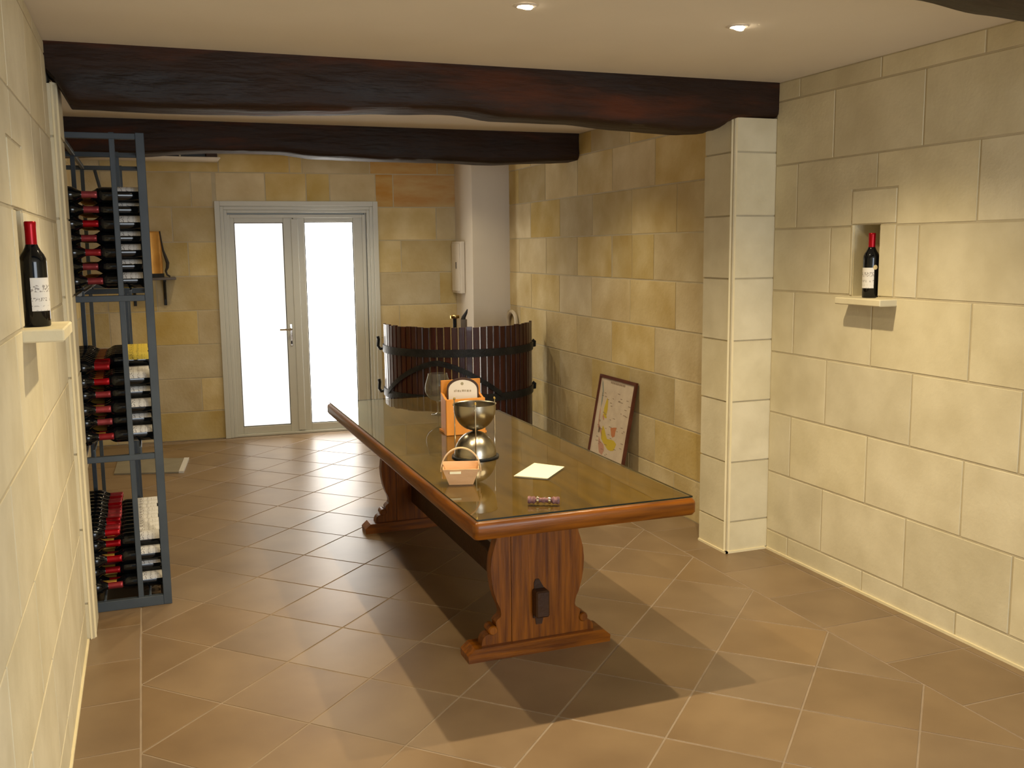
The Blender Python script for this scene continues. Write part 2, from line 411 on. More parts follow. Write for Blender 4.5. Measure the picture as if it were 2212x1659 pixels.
# pilasters (piers carrying the first beam): stacked stones with a chamfered corner
def pier(name, xw, xf, s, zs, ztop, ya=YP0):
    p = empty(name, kind='structure')
    c = .022
    for z0, z1 in zip(zs[:-1], zs[1:]):
        z1 = min(z1, ztop)
        if z1-z0 < .02: continue
        k = random.uniform(-.0015, .0015)
        x_f = xf - s*k
        poly = [(xw+s*.03, ya), (x_f+s*c, ya), (x_f, ya+c), (x_f, YP1-.0), (xw+s*.03, YP1)]
        v = [(x, y, z0+J) for x, y in poly]+[(x, y, z1-J) for x, y in poly]; n = 5
        f = [tuple(reversed(range(n))), tuple(range(n, 2*n))]+[(i, (i+1) % n, (i+1) % n+n, i+n) for i in range(n)]
        MB().add(v, f).build('stone_block', STONE, p, smooth=0)
    xa_, xb_ = xf+s*(c*.86), xf+s*(c*.02)
    MB().add([(xf+s*(c+.0), ya-.0015, 0), (xf-s*.0015, ya+c, 0), (xf+s*.004, ya+c+.004, 0), (xf+s*(c+.004), ya+.004, 0), (xf+s*(c+.0), ya-.0015, ztop), (xf-s*.0015, ya+c, ztop), (xf+s*.004, ya+c+.004, ztop), (xf+s*(c+.004), ya+.004, ztop)], [(0, 1, 2, 3), (7, 6, 5, 4), (0, 4, 5, 1), (1, 5, 6, 2), (2, 6, 7, 3), (3, 7, 4, 0)]).build('corner_bead', EDGE, p, smooth=0)
    e = .006
    b = MB(); x0, x1 = sorted((xw+s*.03, xf+s*e)); b.box(x0, x1, ya+e, YP1-e, 0, ztop-.01); 
    x0, x1 = sorted((xf+s*c, xw)); b.build('mortar_core', MORTAR, p, smooth=0)
    return p
ZP = [0, .176, .511, .845, 1.177, 1.510, 1.842, 2.172, 2.36]
pier('trim_1', XR, XP, 1, ZP, 2.352)
pier('trim_2', XL, XPL, -1, [0, .165, .497, .83, 1.16, 1.502, 1.827, 2.16, 2.40], 2.375, YP0+.02)
b = MB(); b.box(XP-.006, XR, YP0-.008, YP0+.01, 0, .012); b.box(XP-.008, XP+.01, YP0-.008, YP1, 0, .012)
tag(b.build('baseboard_pier', EDGE, None, smooth=0), kind='structure')

# rear right wall (old stone, slightly out of square)
wrb = empty('wall_rear_right', kind='structure')
o2 = (XR2(4.755)-.0, 4.755)
un = Vector((.0175, 1, 0)).normalized()
TRB = frame_T((XR2(0), 0, 0), un, (-1, .0175, 0))
slab(wrb, 'mortar_core', TRB, 4.72, 9.4, .25, [])
ZB = [0, .26, .56, .862, 1.165, 1.467, 1.767, 2.07, 2.37, 2.53]
jA = [5.35+.635*k for k in range(-1, 7)]; jB = [5.63+.635*k for k in range(-1, 7)]
rr = []
for i in range(9):
    js = jA if i % 2 == 0 else jB
    js = [j+random.uniform(-.05, .05)*0.4 for j in js]
    if i == 5: js = js+[5.96, 6.27]
    rr.append((ZB[i], ZB[i+1], js))
courses(wrb, TRB, rr, (4.755, 8.99), STONE_OLD, proud=.003)

# back wall with door opening
wb = empty('wall_back', kind='structure')
ub = Vector((1, -.0664, 0)).normalized()
TB = frame_T((0, YB(0), 0), ub, (-.0664, -1, 0))
DO = (.635, 2.045, 0, 2.105)
slab(wb, 'mortar_core', TB, -.75, 3.3, .3, [DO])
jc = [-.19, .43, 1.06, 1.63, 2.24]; jd = [.05, .67, 1.39, 2.0, 2.62]
rr = []
for i in range(9):
    js = {8: [.67, 1.28, 1.39, 2.0, 2.63], 7: [.43, .61, 1.06, 1.42, 1.63, 2.21], 6: [.26, 2.61], 5: [.38, 2.27], 4: [.1, 2.63]}.get(i, jc if i % 2 else jd)
    rr.append((ZB[i], ZB[i+1], js+[-.3]))
def pickb(a, b_, z0, z1):
    return STONE_OR if (a > 1.9 and z0 > 2.0 and b_ < 2.9) or (a > 2.2 and z0 > 2.0) else None
courses(wb, TB, rr, (-.52, 2.80), STONE_OLD, holes=[DO+(True,)], proud=.003, pick=pickb)

# rear left wall behind the rack
wlb = empty('wall_rear_left', kind='structure')
TLB = frame_T((XLB, 0, 0), (0, 1, 0), (1, 0, 0))
slab(wlb, 'mortar_core', TLB, YP1-.3, 9.4, .2, [])
courses(wlb, TLB, [(ZB[i], ZB[i+1], jA if i % 2 else jB) for i in range(9)], (4.80, 9.14), STONE_OLD, proud=.003)

# boxed white column in the rear right corner with its electrical cover
wc = MB(); wc.cbox(2.79, 3.30, 8.444, 9.1, -.01, H, .003)
tag(wc.build('trim_3', WHITEWASH, None, smooth=0), kind='structure')
ep = empty('electrical_cover', (2.79, 8.80, 1.27), 'white wall-mounted electrical cover on the side of the white corner column', 'electrical box')
MB().cbox(2.745, 2.788, 8.665, 8.935, 1.27, 1.75, .006).build('casing', WHITEWASH, ep, smooth=0)
MB().cbox(2.737, 2.745, 8.685, 8.915, 1.29, 1.73, .003).build('lid', WHITEWASH, ep, smooth=0)
MB().box(2.733, 2.737, 8.77, 8.782, 1.50, 1.56).build('latch', BLACK, ep, smooth=0)

# ceiling
tag(MB().box(-.9, 3.6, Y0, 9.5, H, H+.12).build('ceiling', PLASTER, None, smooth=0), kind='structure')

# ------------------------------------------------------------------ floor: border courses and a diagonal field of tiles
fl = empty('floor', kind='structure')
MB().box(-.9, 3.6, Y0-1.5, 9.6, -.1, -.0018).build('grout_bed', GROUT, fl, smooth=0)
def clip(poly, axis, val, keep_less):
    out = []
    for i, p in enumerate(poly):
        q = poly[(i+1) % len(poly)]
        pi = (p[axis] <= val) if keep_less else (p[axis] >= val); qi = (q[axis] <= val) if keep_less else (q[axis] >= val)
        if pi: out.append(p)
        if pi != qi:
            t = (val-p[axis])/(q[axis]-p[axis]); out.append((p[0]+t*(q[0]-p[0]), p[1]+t*(q[1]-p[1])))
    return out
def area2(p): return abs(sum(p[i][0]*p[(i+1) % len(p)][1]-p[(i+1) % len(p)][0]*p[i][1] for i in range(len(p))))/2
def tile(poly):
    if len(poly) < 3 or area2(poly) < .0006: return
    cx = sum(p[0] for p in poly)/len(poly); cyy = sum(p[1] for p in poly)/len(poly)
    n = len(poly); c = .0012
    ins = []
    for x, y in poly:
        d = math.hypot(x-cx, y-cyy) or 1
        ins.append((x-(x-cx)/d*c*1.5, y-(y-cyy)/d*c*1.5))
    zt = random.uniform(-.0002, .0002)
    v = [(x, y, -.006) for x, y in poly]+[(x, y, zt-.0008) for x, y in poly]+[(x, y, zt) for x, y in ins]
    f = [tuple(range(2*n, 3*n))]
    for i in range(n):
        j = (i+1) % n; f += [(i, j, j+n, i+n), (i+n, j+n, j+2*n, i+2*n)]
    o = MB().add(v, f).build('tile', TILE, fl, smooth=0)
def inset(poly, g):
    """shrink convex polygon by g"""
    n = len(poly); A = sum(poly[i][0]*poly[(i+1) % n][1]-poly[(i+1) % n][0]*poly[i][1] for i in range(n))
    if A < 0: poly = poly[::-1]
    cur = list(poly)
    for i in range(n):
        p, q = poly[i], poly[(i+1) % n]
        dx, dy = q[0]-p[0], q[1]-p[1]; l = math.hypot(dx, dy)
        if l < 1e-6: continue
        nx, ny = -dy/l, dx/l
        src = cur
        out = []
        for k, a in enumerate(src):
            b2 = src[(k+1) % len(src)]
            da = (a[0]-p[0])*nx+(a[1]-p[1])*ny-g; db = (b2[0]-p[0])*nx+(b2[1]-p[1])*ny-g
            if da >= 0: out.append(a)
            if (da >= 0) != (db >= 0):
                t = da/(da-db); out.append((a[0]+t*(b2[0]-a[0]), a[1]+t*(b2[1]-a[1])))
        cur = out
        if len(cur) < 3: return []
    return cur
d = .4008; s2 = 2**-.5; FX0, FY0 = -.103, 4.496; FX1 = FX0+10*d*s2
YN, YF = .55, 8.98
G = .0038
for i in range(-12, 14):
    for j in range(-12, 22):
        # tile with corners (i,j),(i+1,j),(i+1,j+1),(i,j+1)
        P = [(FX0+(a+b_)*d*s2, FY0+(a-b_)*d*s2) for a, b_ in ((i, j), (i+1, j), (i+1, j+1), (i, j+1))]
        for ax, v_, kl in ((0, FX0, False), (0, FX1, True), (1, YN, False), (1, YF, True)):
            P = clip(P, ax, v_, kl)
            if len(P) < 3: break
        if len(P) >= 3 and area2(P) > .002: tile(inset(P, G))
for k in range(-10, 13):
    ya, yb = 4.202+.4*k, 4.602+.4*k
    ya, yb = max(ya, YN), min(yb, 9.12)
    if yb-ya < .05: continue
    for xa, xb in ((XL if yb < 4.9 else XLB, FX0), (FX1, FX1+.401), (FX1+.401, XR)):
        xb2 = xb
        tile(inset([(xa, ya), (xb2, ya), (xb2, yb), (xa, yb)], G))

# ------------------------------------------------------------------ double door
dr = empty('door_1', (0, 0, 0), kind='structure')
def db(name, u0, u1, v0, v1, z0, z1, m, par, c=.004):
    return MB().cbox(u0, u1, v0, v1, z0, z1, c, TB).build(name, m, par, smooth=0)
# moulded surround in three steps
for k, (a, t, m) in enumerate(((0, .03, PVC), (.03, .022, PVC), (.055, .012, PVC))):
    pass
def surround(u0, u1, zt, wdt, v0, v1):
    b = MB()
    b.cbox(u0, u0+wdt, v0, v1, 0, zt, .003, TB); b.cbox(u1-wdt, u1, v0, v1, 0, zt, .003, TB)
    b.cbox(u0+wdt, u1-wdt, v0, v1, zt-wdt, zt, .003, TB)
    return b
surround(.618, 2.058, 2.122, .045, -.02, .035).build('surround', PVC, dr, smooth=0)
surround(.663, 2.013, 2.077, .030, -.05, .022).build('surround', PVC, dr, smooth=0)
surround(.693, 1.983, 2.047, .028, -.08, .008).build('surround', PVC, dr, smooth=0)
surround(.715, 1.945, 2.005, .030, -.09, -.006).build('door_frame', PVC, dr, smooth=0)
MB().box(1.94, 1.99, -.12, -.03, 0, 2.03, TB).build('door_frame', PVC, dr, smooth=0)
MB().box(.64, 2.04, -.13, -.06, 1.978, 2.10, TB).build('door_head', PVC, dr, smooth=0)
MB().box(1.270, 1.31, -.10, -.072, .0, 1.99, TB).build('rebate_strip', PVC, dr, smooth=0)
MB().cbox(.70, 1.96, -.1, .0, 0, .022, .003, TB).build('threshold', PVC, dr, smooth=0)
def leaf(u0, u1, g0, g1, gz0, gz1, pm_, z0=.020, z1=1.985):
    b = MB()
    b.cbox(u0, g0, -.075, -.018, z0, z1, .004, TB); b.cbox(g1, u1, -.075, -.018, z0, z1, .004, TB)
    b.cbox(g0, g1, -.075, -.018, z0, gz0, .004, TB); b.cbox(g0, g1, -.075, -.018, gz1, z1, .004, TB)
    lf = b.build('door_leaf', PVC, dr, smooth=0)
    g = MB(); t = .006
    g.box(g0, g0+t, -.045, -.022, gz0, gz1, TB); g.box(g1-t, g1, -.045, -.022, gz0, gz1, TB)
    g.box(g0, g1, -.045, -.022, gz0, gz0+t, TB); g.box(g0, g1, -.045, -.022, gz1-t, gz1, TB)
    g.build('gasket', GASKET, lf, smooth=0)
    MB().box(g0+.001, g1-.001, -.048, -.034, gz0+.001, gz1-.001, TB).build('pane', pm_, lf, smooth=0)
    return lf
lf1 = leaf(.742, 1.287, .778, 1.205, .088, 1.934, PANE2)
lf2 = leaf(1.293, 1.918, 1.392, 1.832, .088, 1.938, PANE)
MB().cbox(1.272, 1.335, -.03, -.006, .03, 1.965, .004, TB).build('astragal', PVC, lf2, smooth=0)
h = MB(); h.cbox(1.226, 1.250, -.019, -.008, .82, 1.02, .003, TB); h.tube([(1.238, -.012, .972), (1.238, .035, .972), (1.222, .042, .972), (1.135, .042, .972)], .009, 8, TB)
h.build('handle', CHROME, lf1)
MB().cbox(1.232, 1.244, -.010, -.002, .835, .865, .002, TB).build('lock_cylinder', GASKET, lf1, smooth=0)

# ------------------------------------------------------------------ beams
def beam(name, x0, x1, ya, yb, prof, label, seed, ends=None, top=H+.0):
    rnd = random.Random(seed)
    from mathutils import noise
    n = int((x1-x0)/.04); v = []; f = []
    def zb(x):
        for (xa, za), (xb, zb_) in zip(prof[:-1], prof[1:]):
            if xa <= x <= xb:
                t = (x-xa)/(xb-xa); t = t*t*(3-2*t); return za+(zb_-za)*t
        return prof[0][1] if x < prof[0][0] else prof[-1][1]
    m = 16
    for i in range(n+1):
        x = x0+(x1-x0)*i/n; b = zb(x)
        hh = top-b; ym = (ya+yb)/2; hw = (yb-ya)/2
        ring = []
        cs = [(-1, 1), (-1, .72), (-1, .45), (-1.0, .25), (-.97, .10), (-.88, .03), (-.6, 0), (-.2, -.01), (.2, -.01), (.6, 0), (.88, .03), (.97, .1), (1, .25), (1, .45), (1, .72), (1, 1)]
        for a, t in cs:
            y = ym+a*hw; z = b+t*hh
            nz = noise.noise(Vector((x*2.2+seed, a*2, t*3)))*.016+noise.noise(Vector((x*7+seed, a*3, t*7)))*.007
            k = 0 if t >= .99 else 1
            y += (1 if a > 0 else -1)*nz*k
            z += nz*.45*(1 if t < .3 else 0)
            ring.append((x, y, z))
        v += ring
    for i in range(n):
        for k in range(m-1): f.append((i*m+k, i*m+k+1, (i+1)*m+k+1, (i+1)*m+k))
        f.append((i*m+m-1, i*m, (i+1)*m, (i+1)*m+m-1))
    f.append(tuple(range(m))); f.append(tuple(reversed(range(n*m, (n+1)*m))))
    o = MB().add(v, f).build(name, BEAM, None, smooth=50)
    tag(o, label, 'beam', 'rough oak ceiling beams'); return o
beam('ceiling_beam', XL, 3.186, 4.46, 4.74,
     [(-.33, 2.42), (-.30, 2.395), (-.278, 2.36), (-.262, 2.292), (.2, 2.288), (.5, 2.293), (.79, 2.305), (1.1, 2.322), (1.438, 2.33), (1.668, 2.306), (2.0, 2.304), (2.358, 2.282), (2.676, 2.270), (2.80, 2.278), (2.868, 2.30), (2.92, 2.340), (3.19, 2.352)],
     'rough dark oak beam spanning onto the stone pier, middle beam of three', 3)
beam('ceiling_beam', XLB+.005, 3.118, 6.85, 7.12,
     [(-.5, 2.29), (0, 2.31), (.476, 2.343), (.895, 2.345), (1.205, 2.318), (1.69, 2.308), (2.1, 2.31), (2.449, 2.299), (2.926, 2.322), (3.12, 2.335)],
     'shorter-looking dark oak beam above the glass door, farthest of three', 11)
beam('ceiling_beam', XL+.005, XR-.008, 2.06, 2.335,
     [(-.3, 2.33), (.6, 2.34), (1.3, 2.33), (1.9, 2.372), (2.1, 2.370), (2.35, 2.345), (2.6, 2.335), (2.9, 2.31), (3.19, 2.30)],
     'dark oak beam cut by the upper right corner, nearest the camera', 23)

# ------------------------------------------------------------------ downlights
names = {(1.36, 3.38): 'round recessed ceiling downlight glowing at the top centre of the picture',
         (2.21, 3.38): 'tilted recessed ceiling downlight toward the upper right, left of the near beam'}
for (x, y) in LAMPS:
    xx, yy = {(1.36, 3.38): (1.31, 3.333), (2.21, 3.38): (2.214, 3.382)}.get((x, y), (x, y))
    lab = names.get((x, y))
    col = {.52: 'left', 1.36: 'centre', 2.21: 'right'}[x]
    row = {1.0: 'in the bay nearest the camera', 3.38: 'in front of the middle beam', 5.72: 'between middle and far beams', 7.95: 'behind the far beam'}[y]
    t = empty('downlight', (xx, yy, H), lab or 'recessed ceiling downlight, %s of its row, %s' % (col, row), 'ceiling light', 'recessed ceiling downlights')
    T = Matrix.Translation((xx, yy, 0))
    MB().lathe([(.026, H-.001), (.026, H-.004), (.030, H-.006), (.040, H-.004), (.043, H-.0005)], 28, T, close=False).build('trim_ring', WHITEWASH, t)
    tilt = Matrix.Translation((xx, yy, H-.004)) @ Matrix.Rotation(R(12 if x < 2 else 24), 4, 'Y')
    MB().lathe([(.0, -.006), (.014, -.006), (.026, -.002), (.027, .003)], 24, tilt, close=False).build('bulb', BULB, t)

# ------------------------------------------------------------------ ceiling air unit near back wall
au = empty('ceiling_air_unit', (.15, 8.85, 2.45), 'long pale ventilation box with dark slot under ceiling above the rack', 'air unit')
MB().cbox(-.46, .66, 8.70, 9.08, 2.452, 2.466, .003).build('bottom_panel', WHITEWASH, au, smooth=0)
MB().cbox(.55, .64, 8.74, 9.07, 2.467, 2.528, .003).build('end_cap', DARKW, au, smooth=0)
MB().box(-.44, .549, 8.80, 9.07, 2.467, 2.527).build('slot', BLACK, au, smooth=0)
MB().cbox(.335, .350, 8.77, 8.80, 2.468, 2.50, .003).build('indicator', plain('pale_catch', (.7, .65, .5), .4), au, smooth=0)

# ------------------------------------------------------------------ table
tx0, tx1, ty0, ty1 = 1.026, 1.921, 3.140, 6.065
TZ = .738
tb = empty('refectory_table', (1.474, 4.6, 0), 'long varnished oak refectory table with scrolled trestles and a glass-covered top', 'table')
def round_top():
    b = MB(); n = 5; r = .022; zt, zb_ = TZ, TZ-.066
    rings = []
    for k in range(n+1):
        a = PI/2*k/n; rings.append((r-r*math.sin(a), zt-r+r*math.cos(a)))   # inset, z
    rings = [(r, zt)]+rings[1:]
    rings += [(0, zb_+.012), (.008, zb_)]
    v = []; f = []
    cr = .02; cn = 4
    for ins, z in rings:
        x0, x1, y0, y1 = tx0+ins, tx1-ins, ty0+ins, ty1-ins; c = max(cr-ins*.5, .006)
        for (cx_, cy2, a0) in ((x1-c, y1-c, 0), (x0+c, y1-c, 90), (x0+c, y0+c, 180), (x1-c, y0+c, 270)):
            for q in range(cn+1):
                a = R(a0+90*q/cn); v.append((cx_+c*math.cos(a), cy2+c*math.sin(a), z))
    m = 4*(cn+1)
    for k in range(len(rings)-1):
        for i in range(m):
            j = (i+1) % m; f.append((k*m+i, k*m+j, (k+1)*m+j, (k+1)*m+i))
    f.append(tuple(range(m))); f.append(tuple(reversed(range((len(rings)-1)*m, len(rings)*m))))
    b.add(v, f); return b
o = round_top().build('tabletop', [WOODTOP, WOODX, WOODY], tb, smooth=40)
for p in o.data.polygons:
    if p.normal.z < .98:
        p.material_index = 1 if abs(p.normal.y) > abs(p.normal.x) else 2
gl = MB(); gl.box(tx0+.016, tx1-.014, ty0+.012, ty1-.012, TZ+.0008, TZ+.0068)
g = gl.build('glass_sheet', [TGLASS, GEDGE], tb, smooth=0)
for p in g.data.polygons:
    if abs(p.normal.z) < .5: p.material_index = 1
GZ = TZ+.0072
TCX = 1.474
# outline of the carved trestle board (half width, z)
half = [(.255, .058), (.250, .085), (.235, .100), (.205, .103), (.188, .125), (.192, .150), (.178, .168), (.166, .172), (.170, .205), (.186, .24), (.198, .28), (.207, .33), (.210, .38), (.205, .43), (.192, .475), (.182, .505), (.186, .52), (.178, .53), (.170, .56), (.18, .60), (.215, .625), (.27, .64), (.28, .672)]
def trestle(yc):
    tr = empty('trestle', (TCX, yc, 0)); tr.parent = tb; tr.location = Vector((TCX, yc, 0))-tb.location
    # tr carries its own world offset through the chain
    y0, y1 = yc-.03, yc+.03
    def strip(xa, xb, y0, y1):
        """part of the outline between xa and xb (symmetric profile)"""
        zs = []
        n = 60; L, Rr = [], []
        for k in range(n+1):
            z = .058+(.672-.058)*k/n
            for (wa, za), (wb_, zb_) in zip(half[:-1], half[1:]):
                if za <= z <= zb_+1e-9: ww = wa+(wb_-wa)*(z-za)/max(zb_-za, 1e-6); break
            l, r_ = max(xa, -ww), min(xb, ww)
            if r_ < l: l = r_ = (xb if xb < 0 else xa)
            L.append((TCX+l, z)); Rr.append((TCX+r_, z))
        v = []; f = []
        for (xl, z), (xr, _) in zip(L, Rr):
            v += [(xl, y0, z), (xr, y0, z), (xr, y1, z), (xl, y1, z)]
        for k in range(n):
            a, c = 4*k, 4*k+4
            for q in range(4): f.append((a+q, a+(q+1) % 4, c+(q+1) % 4, c+q))
        f.append((3, 2, 1, 0)); f.append((4*n, 4*n+1, 4*n+2, 4*n+3))
        return MB().add(v, f)
    strip(-.3, -.1225, y0+.003, y1-.003).build('trestle_board', WOODT, tr, smooth=35)
    strip(-.121, .121, y0, y1).build('trestle_board', WOODT, tr, smooth=35)
    strip(.1225, .3, y0+.003, y1-.003).build('trestle_board', WOODT, tr, smooth=35)
    # foot: long sledge with sloped ends
    poly = [(TCX-.32, .0), (TCX+.32, .0), (TCX+.322, .03), (TCX+.29, .058), (TCX-.29, .058), (TCX-.322, .03)]
    MB().prism(poly, yc-.055, yc+.055).build('foot', WOODX, tr, smooth=0)
    MB().cbox(TCX-.33, TCX+.33, yc-.05, yc+.05, .628, .671, .006).build('bearer', WOODX, tr, smooth=0)
    for s in (-1, 1):
        MB().lathe([(.0, -.036), (.016, -.036), (.02, -.03), (.02, .03), (.016, .036), (0, .036)], 16, Matrix.Translation((TCX+s*.205, yc, .118)) @ Matrix.Rotation(R(90), 4, 'X')).build('scroll', WOODT, tr)
    return tr
tA = trestle(3.68); tB = trestle(5.66)
MB().cbox(TCX-.03, TCX+.03, 3.60, 5.74, .16, .275, .006).build('stretcher', DARKW, tb, smooth=0)
# carved tenon and key on the near trestle's face
k_ = MB(); yk = 3.6455
k_.prism([(TCX-.022, .205), (TCX+.014, .205), (TCX+.022, .218), (TCX+.022, .275), (TCX+.0, .315), (TCX-.016, .315), (TCX-.022, .30)], yk, yk+.01)
k_.prism([(TCX-.028, .148), (TCX+.042, .160), (TCX+.042, .232), (TCX+.0, .232), (TCX-.028, .238)], yk-.004, yk+.01)
k_.prism([(TCX-.014, .118), (TCX+.012, .118), (TCX+.02, .150), (TCX-.018, .150)], yk, yk+.01)
k_.build('tenon_key', DARKW, tb, smooth=0)

# ------------------------------------------------------------------ things on the table
# spittoon: two hemispherical steel bowls, mouth to mouth apex, held by three rods
bx, by = 1.372, 4.158
sp = empty('spittoon', (bx, by, GZ), 'hourglass spittoon of two brushed steel bowls between thin rods', 'spittoon')
Rb = .096
T = Matrix.Translation((bx, by, 0))
low = [(Rb+.004, GZ+.001), (Rb+.004, GZ+.005)]+[(Rb*math.cos(a), GZ+.005+.114*math.sin(a)) for a in [R(x) for x in range(0, 86, 6)]]+[(.016, GZ+.122)]
MB().lathe(low, 48, T, close=False).build('lower_bowl', STEEL, sp, smooth=60)
ztop = GZ+.243
upp = [(.016, GZ+.122)]+[(Rb*math.cos(a), ztop-.018-.104*math.sin(a)) for a in [R(x) for x in range(84, -1, -6)]]+[(Rb, ztop), (Rb+.003, ztop+.001), (Rb-.004, ztop-.002), (Rb-.004, ztop-.02)]+[((Rb-.003)*math.cos(a), ztop-.018-.098*math.sin(a)) for a in [R(x) for x in range(6, 91, 7)]]
MB().lathe(upp, 48, T, close=False).build('upper_bowl', STEEL, sp, smooth=60)
MB().lathe([(Rb+.002, GZ), (Rb+.012, GZ), (Rb+.012, GZ+.006), (Rb+.002, GZ+.006)], 40, T, close=False).build('base_ring', IRON, sp)
for a in (253, 13, 133):
    x, y = bx+(Rb+.010)*math.cos(R(a)), by+(Rb+.010)*math.sin(R(a))
    rd = MB().tube([(x, y, GZ), (x, y, ztop+.012)], .0028, 8).build('rod', CHROME, sp)
    MB().lathe([(.0, ztop+.011), (.005, ztop+.012), (.006, ztop+.017), (.004, ztop+.022), (0, ztop+.023)], 10, Matrix.Translation((x, y, 0))).build('finial', BRASS, rd)
    c_, s_ = math.cos(R(a)), math.sin(R(a))
    MB().tube([(bx+Rb*c_, by+Rb*s_, ztop-.012), (x+.006*c_, y+.006*s_, ztop-.012)], .005, 8).build('clip', CHROME, rd)

# wine glass
wx, wy = 1.538, 5.327
wg = empty('wine_glass', (wx, wy, GZ), 'large empty balloon wine glass on a stem beside the orange box', 'glass')
T = Matrix.Translation((wx, wy, GZ))
out = [(.056, .236), (.060, .215), (.068, .19), (.074, .165), (.0755, .145), (.072, .125), (.060, .105), (.042, .090), (.020, .080), (.008, .074)]
MB().lathe(out+[(.006, .076)]+[(max(r_-.0018, 0), z+.0014) for r_, z in reversed(out[:-1])], 40, T, close=False).build('bowl', WGLASS, wg, smooth=60)
MB().lathe([(.006, .076), (.009, .068), (.005, .058), (.0045, .03), (.006, .012), (.012, .005), (.036, .0022), (.038, .001), (.037, .0), (0, 0)], 32, T, close=False).build('stem', WGLASS, wg, smooth=60)

# orange wooden box holding an arched plaque
ox = empty('wooden_display_box', (1.505, 4.73, GZ), 'open orange pine box holding an arched plaque, behind the spittoon', 'box')
MB().cbox(1.392, 1.60, 4.675, 4.687, GZ, GZ+.185, .002).build('front_board', ORANGEW, ox, smooth=0)
MB().cbox(1.415, 1.63, 4.84, 4.852, GZ, GZ+.262, .002).build('back_board', ORANGEW, ox, smooth=0)
for x in (1.392, 1.588):
    MB().add([(x, 4.687, GZ), (x+.012, 4.687, GZ), (x+.032, 4.84, GZ), (x+.02, 4.84, GZ), (x, 4.687, GZ+.18), (x+.012, 4.687, GZ+.18), (x+.032, 4.84, GZ+.2), (x+.02, 4.84, GZ+.2)],
             [(0, 3, 2, 1), (4, 5, 6, 7), (0, 1, 5, 4), (2, 3, 7, 6), (1, 2, 6, 5), (0, 4, 7, 3)]).build('side_board', ORANGEW, ox, smooth=0)
MB().box(1.40, 1.61, 4.687, 4.84, GZ+.001, GZ+.011).build('bottom_board', ORANGEW, ox, smooth=0)
pq = empty('arched_plaque', (1.508, 4.76, GZ+.012), 'arched dark plaque with a pale label, standing inside the orange box', 'plaque')
def arch(hw, z0, zs, zt, n=16):
    return [(-hw, z0), (hw, z0)]+[(hw*math.cos(a), zs+(zt-zs)*math.sin(a)) for a in [PI*k/n for k in range(0, n+1)]]
Tq = Matrix.Translation((1.508, 4.76, GZ+.012)) @ Matrix.Rotation(R(-16), 4, 'Z') @ Matrix.Rotation(R(-4), 4, 'X')
MB().prism(arch(.082, 0, .215, .268), -.004, .012, Tq).build('back_plate', DARKW, pq, smooth=0)
MB().prism(arch(.074, .01, .205, .257), -.0065, -.0042, Tq).build('paper_label', plain('plaque_paper', (.66, .60, .52), .6), pq, smooth=0)
MB().lathe([(.0, 0), (.008, 0), (.008, .0008), (0, .0008)], 12, Tq @ Matrix.Translation((-.003, -.0065, .238)) @ Matrix.Rotation(R(90), 4, 'X')).build('emblem', plain('emblem_ink', (.30, .26, .16), .7), pq); e_ = MB()
rn = random.Random(4); xx = -.045
while xx < .045:
    w_ = rn.uniform(.004, .012); e_.box(xx, xx+w_, -.0073, -.0066, .196+rn.uniform(-.001, .001), .202+rn.uniform(0, .006), Tq); xx += w_+rn.uniform(.002, .005)
e_.build('lettering', plain('faint_ink', (.33, .28, .2), .7), pq, smooth=0)['kind'] = 'stuff'

# chip-wood basket
kx, ky = 1.158, 3.70
bk = empty('chip_basket', (kx, ky, GZ), 'small pale chip-wood basket with a hoop handle near the table edge', 'basket')
Tk = Matrix.Translation((kx, ky, GZ)) @ Matrix.Rotation(-YAW+.055, 4, 'Z')
def quadplate(p, q, th, T):   # two horizontal edges bottom/top
    (a, b_), (c, d_) = p, q
    v = [a, b_, d_, c]; n = (Vector(b_)-Vector(a)).cross(Vector(c)-Vector(a)).normalized()*th
    v2 = v+[tuple(Vector(t)+n) for t in v]
    return MB().add(v2, [(0, 1, 2, 3), (7, 6, 5, 4), (0, 4, 5, 1), (1, 5, 6, 2), (2, 6, 7, 3), (3, 7, 4, 0)], T)
bw, tw, bd, td, hh = .048, .073, .036, .052, .066
quadplate(((-bw, -bd, 0), (bw, -bd, 0)), ((-tw, -td, hh), (tw, -td, hh)), -.0025, Tk).build('front_panel', CHIP, bk, smooth=0)
quadplate(((-bw, bd, 0), (bw, bd, 0)), ((-tw, td, hh+.012), (tw, td, hh+.012)), .0025, Tk).build('back_panel', CHIP, bk, smooth=0)
for s in (-1, 1):
    quadplate(((s*bw, -bd, 0), (s*bw, bd, 0)), ((s*tw, -td, hh), (s*tw, td, hh+.01)), .0025*-s, Tk).build('side_panel', CHIP, bk, smooth=0)
MB().box(-bw, bw, -bd, bd, .0, .003, Tk).build('bottom_panel', CHIP, bk, smooth=0)
hp = [(-.079*math.cos(PI*k/24), 0, .048+.094*math.sin(PI*k/24)) for k in range(25)]
hb = MB()
for i, (x, _, z) in enumerate(hp):
    rx, rz = x/.079, (z-.048)/.094; l = math.hypot(rx, rz) or 1; rx /= l; rz /= l
    hb.v += [tuple(Tk @ Vector(q)) for q in ((x, -.009, z), (x, .009, z), (x+rx*.004, .009, z+rz*.004), (x+rx*.004, -.009, z+rz*.004))]
for i in range(24):
    for q in range(4): hb.f.append((4*i+q, 4*i+(q+1) % 4, 4*i+4+(q+1) % 4, 4*i+4+q)); hb.mi.append(0)
hb.build('handle', CHIPH, bk, smooth=50)
for sx in (-.0757, .0757): MB().box(sx-.0013, sx+.0013, -.009, .009, .02, .055, Tk).build('handle_end', CHIPH, bk, smooth=0)
MB().box(-.045, .0, -.0555, -.0535, .049, .058, Tk).build('paper_tag', PAPER, bk, smooth=0)

